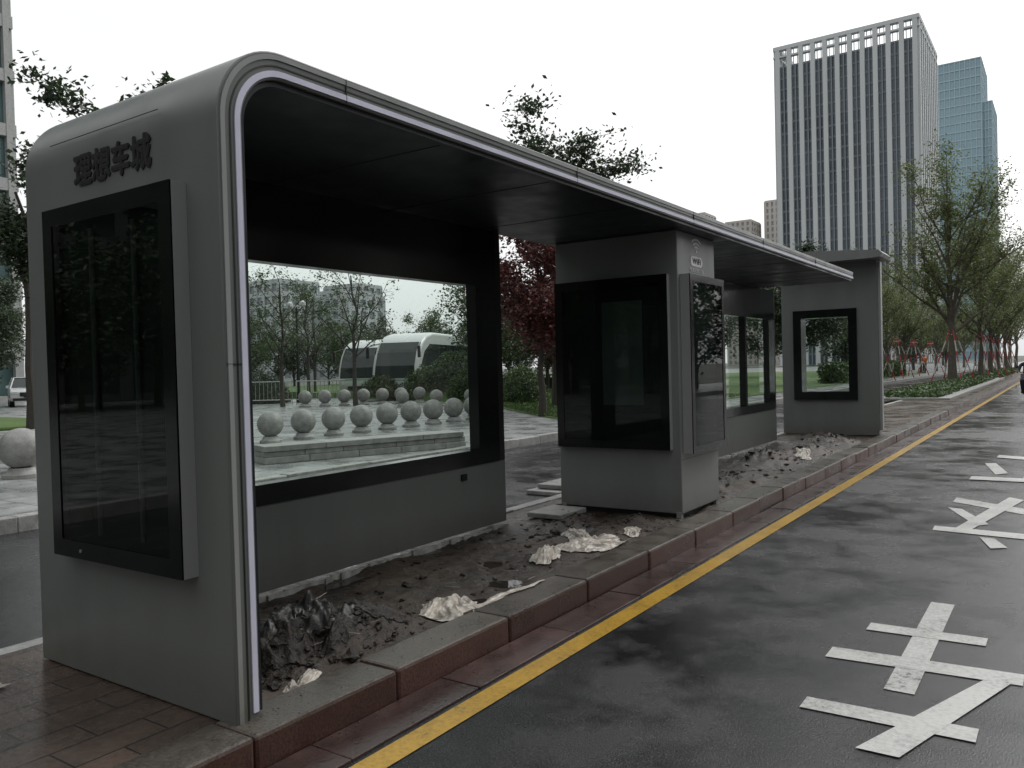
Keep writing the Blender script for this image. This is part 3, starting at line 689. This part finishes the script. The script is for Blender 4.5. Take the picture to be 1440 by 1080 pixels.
b=MB(); random.seed(3)
for k,(z0,z1,off) in enumerate(((.0,.11,0),(.115,.20,.03),(.205,.30,.0))):
    x=0
    while x<ln-.05:
        w=min(random.uniform(.7,1.1),ln-x); b.box(x+.005,x+w-.005,-.3+off,.3-off,z0,z1,M['granite'],.008); x+=w
b.obj('stone_ledge',loc=(-11.35,8.9,0),rot=ang)
b=MB()
for k in range(2):
    o=k*2.6
    for z in (.25,1.15): b.tube((o,0,z),(o+2.4,0,z),.025,.025,M['steel'])
    for i in range(13): b.tube((o+.2*i,0,.25 if 0<i<12 else 0),(o+.2*i,0,1.15),.015,.015,M['steel'])
b.obj('crowd_barrier',loc=(-33.5,25.5,0),rot=.6)
def lamp_post(x,y,h):
    b=MB(); b.tube((0,0,0),(0,0,h),.09,.05,M['blackmat'],10); b.lathe((0,0,0),[(.16,0),(.16,.3),(.1,.35)],M['blackmat'],12)
    for s in(-1,1): b.tube((0,0,h-.3),(s*.5,0,h),.03,.03,M['blackmat']); b.lathe((s*.5,0,h),[(.05,0),(.16,.08),(.16,.25),(.04,.35)],M['lamp'],12)
    b.obj('park_lamp_post',loc=(x,y,0))
lamp_post(-33.5,29,5)

# ------------------------------------------------------------ vehicles
def coach(loc,heading):
    E=empty('parked_coach',loc,math.atan2(heading[1],heading[0])-math.pi/2)   # local +y = nose
    L_,W,H=11.5,2.5,3.6
    side=[(-L_/2,.35),(L_/2-.15,.35),(L_/2,.6),(L_/2+.05,1.1),(L_/2-.1,1.8),(L_/2-.45,2.5),(L_/2-.95,3.05),(L_/2-1.7,3.42),(L_/2-2.8,H),(-L_/2+.6,H),(-L_/2+.1,3.3),(-L_/2,2.8)]
    b=MB(); b.prism(side,'x',-W/2,W/2,M['carwhite']); o=b.obj('body',E,smooth=True)
    md=o.modifiers.new('bev','BEVEL'); md.width=.16; md.segments=4; md.limit_method='ANGLE'; md.angle_limit=.9
    b=MB()
    sw=[(-L_/2+.4,1.75),(L_/2-2.2,1.6),(L_/2-.75,1.35),(L_/2-.62,1.75),(L_/2-1.25,2.55),(L_/2-2.1,2.95),(-L_/2+.4,2.95)]
    for s in(-1,1):
        x=s*(W/2+.006); b.prism(sw,'x',x-.004,x+.004,M['darkglass'])
    scr=[(L_/2+.055,1.15),(L_/2-.09,1.8),(L_/2-.44,2.5),(L_/2-.93,3.04)]
    for (ya,za),(yb,zb) in zip(scr,scr[1:]):
        b.add([(-1.08,ya+.014,za),(1.08,ya+.014,za),(1.08,yb+.016,zb),(-1.08,yb+.016,zb)],[(0,1,2,3)],M['darkglass'])
    b.obj('windows',E)
    b=MB()
    for s in(-1,1):
        x=s*(W/2+.008); b.prism([(-L_/2+.3,.5),(L_/2-.6,.5),(L_/2-.5,1.2),(-L_/2+.3,.95)],'x',x-.004,x+.004,M['coachgreen'])
        for yy in np.arange(-L_/2+1.8,L_/2-2.5,1.5): b.box(x-.006,x+.006,yy,yy+.05,1.75,2.93,M['blackmat'])
    b.box(-1.05,1.05,L_/2+.0,L_/2+.048,1.0,1.1,M['coachgreen']); b.obj('livery_and_pillars',E)
    b=MB()
    for yy in (-L_/2+2.6,L_/2-2.3):
        for s in(-1,1):
            b.tube((s*(W/2-.3),yy,.48),(s*(W/2+.02),yy,.48),.48,.48,M['tyre'],20); b.tube((s*(W/2+.0),yy,.48),(s*(W/2+.035),yy,.48),.26,.24,M['chrome'],14)
    b.obj('wheels',E)
    b=MB()
    for s in(-1,1):
        b.box(s*.7,s*1.08,L_/2-.02,L_/2+.06,.72,.92,M['lamp'],.02)
        b.tube((s*1.15,L_/2-.9,3.0),(s*1.42,L_/2+.1,2.8),.03,.03,M['blackmat']); b.box(s*1.34,s*1.5,L_/2+.05,L_/2+.15,2.2,2.8,M['blackmat'],.03)
    b.box(-.6,.6,L_/2+.0,L_/2+.045,.45,.66,M['blackmat'],.02); b.obj('lamps_and_mirrors',E)
coach((-31.0,36.8,0),(.36,-.93)); coach((-38.5,41.5,0),(.36,-.93))
def suv(loc,rot):
    E=empty('parked_suv',loc,rot); W=1.88
    body=[(-2.3,.35),(2.2,.35),(2.33,.5),(2.35,.85),(2.2,1.02),(1.15,1.12),(-2.2,1.12),(-2.33,.8)]
    b=MB(); b.prism(body,'x',-W/2,W/2,M['carwhite']); o=b.obj('body',E,smooth=True)
    md=o.modifiers.new('b','BEVEL'); md.width=.07; md.segments=3; md.limit_method='ANGLE'; md.angle_limit=.5
    b=MB(); v=[(-.88,1.2,1.1),(.88,1.2,1.1),(.88,-2.15,1.1),(-.88,-2.15,1.1),(-.66,.4,1.68),(.66,.4,1.68),(.66,-1.85,1.70),(-.66,-1.85,1.70)]
    b.add(v,[(0,1,5,4),(1,2,6,5),(2,3,7,6),(3,0,4,7)],M['darkglass']); b.obj('windows',E)
    b=MB(); b.box(-.68,.68,-1.88,.42,1.69,1.75,M['carwhite'],.025)
    for s in(-1,1): b.tube((s*.88,1.2,1.1),(s*.67,.4,1.7),.035,.035,M['carwhite']); b.tube((s*.89,-.5,1.1),(s*.68,-.5,1.7),.03,.03,M['carwhite']); b.tube((s*.88,-2.15,1.1),(s*.67,-1.85,1.7),.06,.06,M['carwhite'])
    b.obj('roof_and_pillars',E)
    b=MB()
    for yy in(-1.4,1.45):
        for s in(-1,1): b.tube((s*.7,yy,.36),(s*.955,yy,.36),.36,.36,M['tyre'],20); b.tube((s*.9,yy,.36),(s*.965,yy,.36),.23,.22,M['chrome'],12)
    b.obj('wheels',E)
    b=MB(); b.box(-.45,.45,2.3,2.37,.62,.86,M['blackmat'],.02); b.box(-.8,.8,2.29,2.36,.38,.52,M['blackmat'],.02)
    for s in(-1,1): b.box(s*.52,s*.88,2.24,2.36,.74,.9,M['lamp'],.02); b.box(s*.95,s*1.1,.85,.98,1.1,1.26,M['carwhite'],.03)
    b.box(-.26,.26,2.36,2.38,.55,.63,M['navy']); b.obj('front_details',E)
suv((-52.1,24.0,0),math.atan2(-.38,.92)-math.pi/2)

# ------------------------------------------------------------ people
def skinfig(name,joints,edges,mat,parent):
    me=bpy.data.meshes.new(name); me.from_pydata([j[0] for j in joints],edges,[]); o=bpy.data.objects.new(name,me); COL.objects.link(o); o.parent=parent
    md=o.modifiers.new('skin','SKIN'); md.use_smooth_shade=True
    for v,j in zip(me.skin_vertices[0].data,joints): v.radius=(j[1],j[1])
    me.skin_vertices[0].data[0].use_root=True
    s=o.modifiers.new('sub','SUBSURF'); s.levels=1; s.render_levels=2; me.materials.append(mat); return o
def head(parent,c,hairmat,face):
    b=MB(); pr=[(.03,-.13),(.055,-.115),(.07,-.06),(.078,0),(.076,.05),(.05,.095),(.01,.115)]; b.lathe(c,pr,M['skin'],14)
    f=Vector(face).normalized(); s=Vector((-f.y,f.x,0))
    C=Vector(c)
    b.tube(C+f*.07+Vector((0,0,.0)),C+f*.1+Vector((0,0,-.035)),.008,.014,M['skin'],6)
    for k in(-1,1):
        b.tube(C+f*.066+s*k*.03+Vector((0,0,.01)),C+f*.078+s*k*.03+Vector((0,0,.01)),.01,.007,M['hair'],6); b.tube(C+s*k*.07,C+s*k*.088,.025,.018,M['skin'],6)
    b.tube(C+f*.06+s*.02+Vector((0,0,-.062)),C+f*.06-s*.02+Vector((0,0,-.062)),.006,.006,M['staker'],5)
    b.obj('head',parent,smooth=True)
    b=MB(); b.lathe((c[0]-f.x*.012,c[1]-f.y*.012,c[2]),[(.086,.015),(.09,.05),(.07,.1),(.02,.13)],hairmat,14); b.obj('hair_or_helmet',parent,smooth=True)
def hand(parent,p,d):
    p=Vector(p); d=Vector(d).normalized(); s=d.cross(Vector((0,0,1))); s=s.normalized() if s.length>.1 else Vector((0,1,0))
    js=[(tuple(p),.022),(tuple(p+d*.07),.03)]; ed=[(0,1)]
    for k,l in((-1.4,.05),(-.5,.07),(.5,.075),(1.4,.065)):
        a=p+d*.08+s*k*.018; i=len(js); js+=[(tuple(a),.01),(tuple(a+d*l*.6),.009),(tuple(a+d*l*.9-Vector((0,0,.02))),.008)]; ed+=[(1,i),(i,i+1),(i+1,i+2)]
    i=len(js); js+=[(tuple(p+d*.03+s*-.04),.012),(tuple(p+d*.06+s*-.06),.01)]; ed+=[(0,i),(i,i+1)]
    skinfig('hand',js,ed,M['skin'],parent)
def worker(loc,rot):
    E=empty('street_cleaner_person',loc,rot)
    J=[((0,0,.95),.14),((0,0,1.2),.15),((0,0,1.42),.11),((0,0,1.5),.06),((.19,0,1.42),.06),((.27,.05,1.15),.05),((.24,.2,.95),.04),((-.19,0,1.42),.06),((-.27,.05,1.15),.05),((-.22,.22,.98),.04)]
    skinfig('jacket',J,[(0,1),(1,2),(2,3),(2,4),(4,5),(5,6),(2,7),(7,8),(8,9)],M['orange'],E)
    T=[((0,0,.93),.13),((.1,.0,.86),.10),((.12,.04,.5),.075),((.13,-.02,.1),.055),((.13,.1,.05),.045),((-.1,0,.86),.10),((-.12,.1,.5),.075),((-.13,.12,.1),.055),((-.13,.24,.05),.045)]
    skinfig('trousers',T,[(0,1),(1,2),(2,3),(3,4),(0,5),(5,6),(6,7),(7,8)],M['navy'],E)
    head(E,(0,.02,1.66),M['orange'],(0,1,0)); hand(E,(.24,.22,.93),(0,1,-.3)); hand(E,(-.22,.24,.96),(0,1,-.3))
worker((-11.2,86,0),2.6)
def rider(loc,rot):
    E=empty('scooter_rider_person',loc,rot)   # faces +y
    J=[((0,-.1,.82),.15),((0,-.05,1.1),.16),((0,.02,1.32),.12),((0,.05,1.4),.06),((.2,.03,1.3),.065),((.27,.15,1.08),.055),((.26,.42,1.0),.04),((-.2,.03,1.3),.065),((-.27,.15,1.08),.055),((-.26,.42,1.0),.04)]
    skinfig('jacket',J,[(0,1),(1,2),(2,3),(2,4),(4,5),(5,6),(2,7),(7,8),(8,9)],M['navy'],E)
    T=[((0,-.12,.8),.14),((.12,.0,.78),.11),((.16,.32,.72),.085),((.14,.3,.35),.06),((.14,.4,.28),.05),((-.12,0,.78),.11),((-.16,.32,.72),.085),((-.14,.3,.35),.06),((-.14,.4,.28),.05)]
    skinfig('trousers',T,[(0,1),(1,2),(2,3),(3,4),(0,5),(5,6),(6,7),(7,8)],M['blackmat'],E)
    head(E,(0,.08,1.55),M['helmet'],(0,1,0)); hand(E,(.26,.42,1.0),(-.2,1,0)); hand(E,(-.26,.42,1.0),(.2,1,0))
    S=empty('electric_scooter',loc,rot)
    b=MB()
    for y in(-.55,.72):
        b.tube((-.05,y,.24),(.05,y,.24),.24,.24,M['tyre'],20); b.tube((-.056,y,.24),(.056,y,.24),.13,.13,M['chrome'],14)
    b.obj('wheels',S)
    b=MB(); b.prism([(-.75,.4),(-.3,.24),(.35,.22),(.45,.3),(.1,.33),(-.05,.6),(-.1,.7),(-.75,.72)],'x',-.15,.15,M['scoot']); b.prism([(.35,.25),(.45,.25),(.62,.75),(.55,.98),(.45,.9)],'x',-.19,.19,M['scoot'])
    b.box(-.15,.15,-.7,.0,.722,.8,M['blackmat'],.03); b.tube((0,.72,.24),(0,.5,1.0),.03,.03,M['steel']); b.tube((-.32,.45,1.02),(.32,.45,1.02),.016,.016,M['blackmat']); b.box(-.08,.08,.6,.68,.8,.92,M['lamp'],.02)
    for s in(-1,1): b.tube((s*.25,.46,1.02),(s*.3,.46,1.2),.008,.008,M['steel']); b.box(s*.26,s*.36,.45,.47,1.18,1.26,M['blackmat'],.01)
    b.obj('scooter_body',S)
rider((-1.22,35.4,RZ),math.pi)

# ------------------------------------------------------------ buildings
def building(name,x0,x1,y0,y1,H,floors,baysx,baysy,wall,glass,slab=.35,pier=.9,proud=.5,pproud=.8,rot=0,loc=(0,0,0),crown=0,dbl=False,z0=0,slabmat=None):
    E=empty(name,loc,rot)
    b=MB(); b.box(x0,x1,y0,y1,z0,H,glass); b.obj('glazing',E)
    b=MB(); fh=H/floors
    for k in range(floors+1):
        z=k*fh; b.box(x0-proud,x1+proud,y0-proud,y1+proud,z-slab*.5,z+slab*.5,slabmat or wall)
    b.obj('floor_bands',E)
    b=MB(); zt=H+crown
    for i in range(baysx+1):
        x=x0+(x1-x0)*i/baysx; 
        for yy,s in((y0,-1),(y1,1)):
            b.box(x-pier/2,x+pier/2,yy+s*proud*.2,yy+s*pproud,z0,zt,wall)
            if dbl and i<baysx: xm=x+(x1-x0)/baysx/2; b.box(xm-pier*.12,xm+pier*.12,yy+s*proud*.2,yy+s*(pproud*.6),z0,H,slabmat or wall)
    for i in range(baysy+1):
        y=y0+(y1-y0)*i/baysy
        for xx,s in((x0,-1),(x1,1)): b.box(xx+s*proud*.2,xx+s*(pproud-.01),y-pier/2,y+pier/2,z0,zt,wall)
    b.obj('piers',E)
    if crown:
        b=MB()
        for (a,c,d,e2) in ((x0-pproud,x1+pproud,y0-pproud-.05,y0+.6),(x0-pproud,x1+pproud,y1-.6,y1+pproud+.05),(x0-pproud-.05,x0+.6,y0+.7,y1-.7),(x1-.6,x1+pproud+.05,y0+.7,y1-.7)):
            b.box(a,c,d,e2,zt-1.2,zt,wall); b.box(a,c,d+.1,e2-.1,H+crown*.45,H+crown*.45+.5,wall)
        for i in range(baysx*3+1):
            x=x0+(x1-x0)*i/(baysx*3); b.box(x-.12,x+.12,y0-.3,y0-.05,H,zt-1.2,wall)
        b.box(x0+6,x1-6,y0+8,y1-8,H,H+crown*.5,M['conc']); b.obj('open_crown',E)
    return E
building('white_office_tower',-76,-36,268,306,96,27,11,9,M['towerwhite'],M['towerglass'],.7,1.35,.15,1.3,crown=6.5,dbl=True,slabmat=M['towerslab'])
building('blue_glass_tower',-50,-31,428,460,137,34,9,12,M['bluefin'],M['blueglass'],.5,.35,.3,.4)
building('blue_glass_tower',-31,-27,430,458,117,29,3,9,M['bluefin'],M['blueglass'],.5,.35,.3,.4)
for i,(x,w,h) in enumerate([(-168,14,79),(-146,13,74),(-128,12,84),(-112,12,76),(-188,16,70)]):
    building('apartment_block',x,x+w,405+i*9,420+i*9,h,26,5,4,M['beige'],M['aptglass'],1.2,1.3,.3,.5)
building('left_glass_office',-86,-64.6,5,29.0,52,13,6,7,M['conc'],M['greenglass'],.9,.4,.5,.55)
for (x,y,h,n) in [(-170,130,24,8),(-158,141,20,7),(-186,166,25,9),(-205,190,30,10)]:
    building('apartment_block',x,x+14,y,y+12,h,n,5,4,M['haze'],M['aptglass'],1.1,1.0,.3,.4,rot=0)
building('offscreen_roadside_office',24,44,-20,10,30,9,7,9,M['conc'],M['greenglass'],1.0,.6,.3,.5)
building('offscreen_roadside_office',24,44,25,70,24,7,7,14,M['beige'],M['aptglass'],1.2,.8,.3,.5)
building('offscreen_roadside_office',-50,-4,-62,-40,34,10,10,6,M['dkconc'],M['dkglass'],1.0,.7,.3,.5)  # out of view, added as a dark backdrop for the glass reflections
building('offscreen_roadside_office',-92,-52,-62,-8,34,10,10,12,M['dkconc'],M['dkglass'],1.0,.7,.3,.5)  # out of view, added so the end ad glass mirrors dark instead of sky

# ------------------------------------------------------------ world, sun, camera
w=bpy.data.worlds.new('World'); scene.world=w; w.use_nodes=True; nt=w.node_tree; bg=nt.nodes['Background']
sk=nt.nodes.new('ShaderNodeTexSky'); sk.sky_type='NISHITA'; sk.sun_disc=False; sk.sun_elevation=math.radians(48); sk.sun_rotation=math.radians(20)
sk.air_density=1.5; sk.dust_density=6; sk.ozone_density=1
hs=nt.nodes.new('ShaderNodeHueSaturation'); hs.inputs['Saturation'].default_value=.08; hs.inputs['Value'].default_value=1.8
nt.links.new(sk.outputs[0],hs.inputs['Color'])
tc=nt.nodes.new('ShaderNodeTexCoord'); cn=nt.nodes.new('ShaderNodeTexNoise'); cn.inputs['Scale'].default_value=1.8; cn.inputs['Detail'].default_value=4
nt.links.new(tc.outputs['Generated'],cn.inputs['Vector'])
cr=nt.nodes.new('ShaderNodeMapRange'); cr.inputs['From Min'].default_value=.3;cr.inputs['From Max'].default_value=.7;cr.inputs['To Min'].default_value=6.3;cr.inputs['To Max'].default_value=7.1
nt.links.new(cn.outputs['Fac'],cr.inputs['Value'])
cc=nt.nodes.new('ShaderNodeMix'); cc.data_type='RGBA'; cc.inputs[0].default_value=.75
cx=nt.nodes.new('ShaderNodeVectorMath'); cx.operation='SCALE'; cx.inputs[0].default_value=(.985,1.0,1.01); nt.links.new(cr.outputs[0],cx.inputs['Scale'])
nt.links.new(hs.outputs[0],cc.inputs[6]); nt.links.new(cx.outputs[0],cc.inputs[7])
nt.links.new(cc.outputs[2],bg.inputs['Color']); bg.inputs['Strength'].default_value=.15
sl=bpy.data.lights.new('sun','SUN'); sl.energy=.7; sl.angle=math.radians(25); sl.color=(1,.97,.93)
so=bpy.data.objects.new('sun',sl); COL.objects.link(so)
az=math.radians(20); el=math.radians(48); d=Vector((math.sin(az)*math.cos(el),math.cos(az)*math.cos(el),math.sin(el)))
so.rotation_euler=d.to_track_quat('Z','Y').to_euler()
cam=bpy.data.cameras.new('camera'); co=bpy.data.objects.new('camera',cam); COL.objects.link(co); scene.camera=co
yaw,pitch,roll=.60038,-.01916,.02626
Fv=Vector((-math.sin(yaw)*math.cos(pitch),math.cos(yaw)*math.cos(pitch),math.sin(pitch))); Rv=Vector((math.cos(yaw),math.sin(yaw),0)); Uv=Rv.cross(Fv)
X=Rv*math.cos(roll)-Uv*math.sin(roll); Y=Rv*math.sin(roll)+Uv*math.cos(roll); Z=-Fv
co.matrix_world=Matrix(((X.x,Y.x,Z.x,0),(X.y,Y.y,Z.y,0),(X.z,Y.z,Z.z,1.5),(0,0,0,1)))
cam.sensor_width=36; cam.lens=1141.65/1440*36; cam.clip_end=5000; cam.clip_start=.05
scene.view_settings.view_transform='Standard'; scene.view_settings.look='None'; scene.view_settings.exposure=0
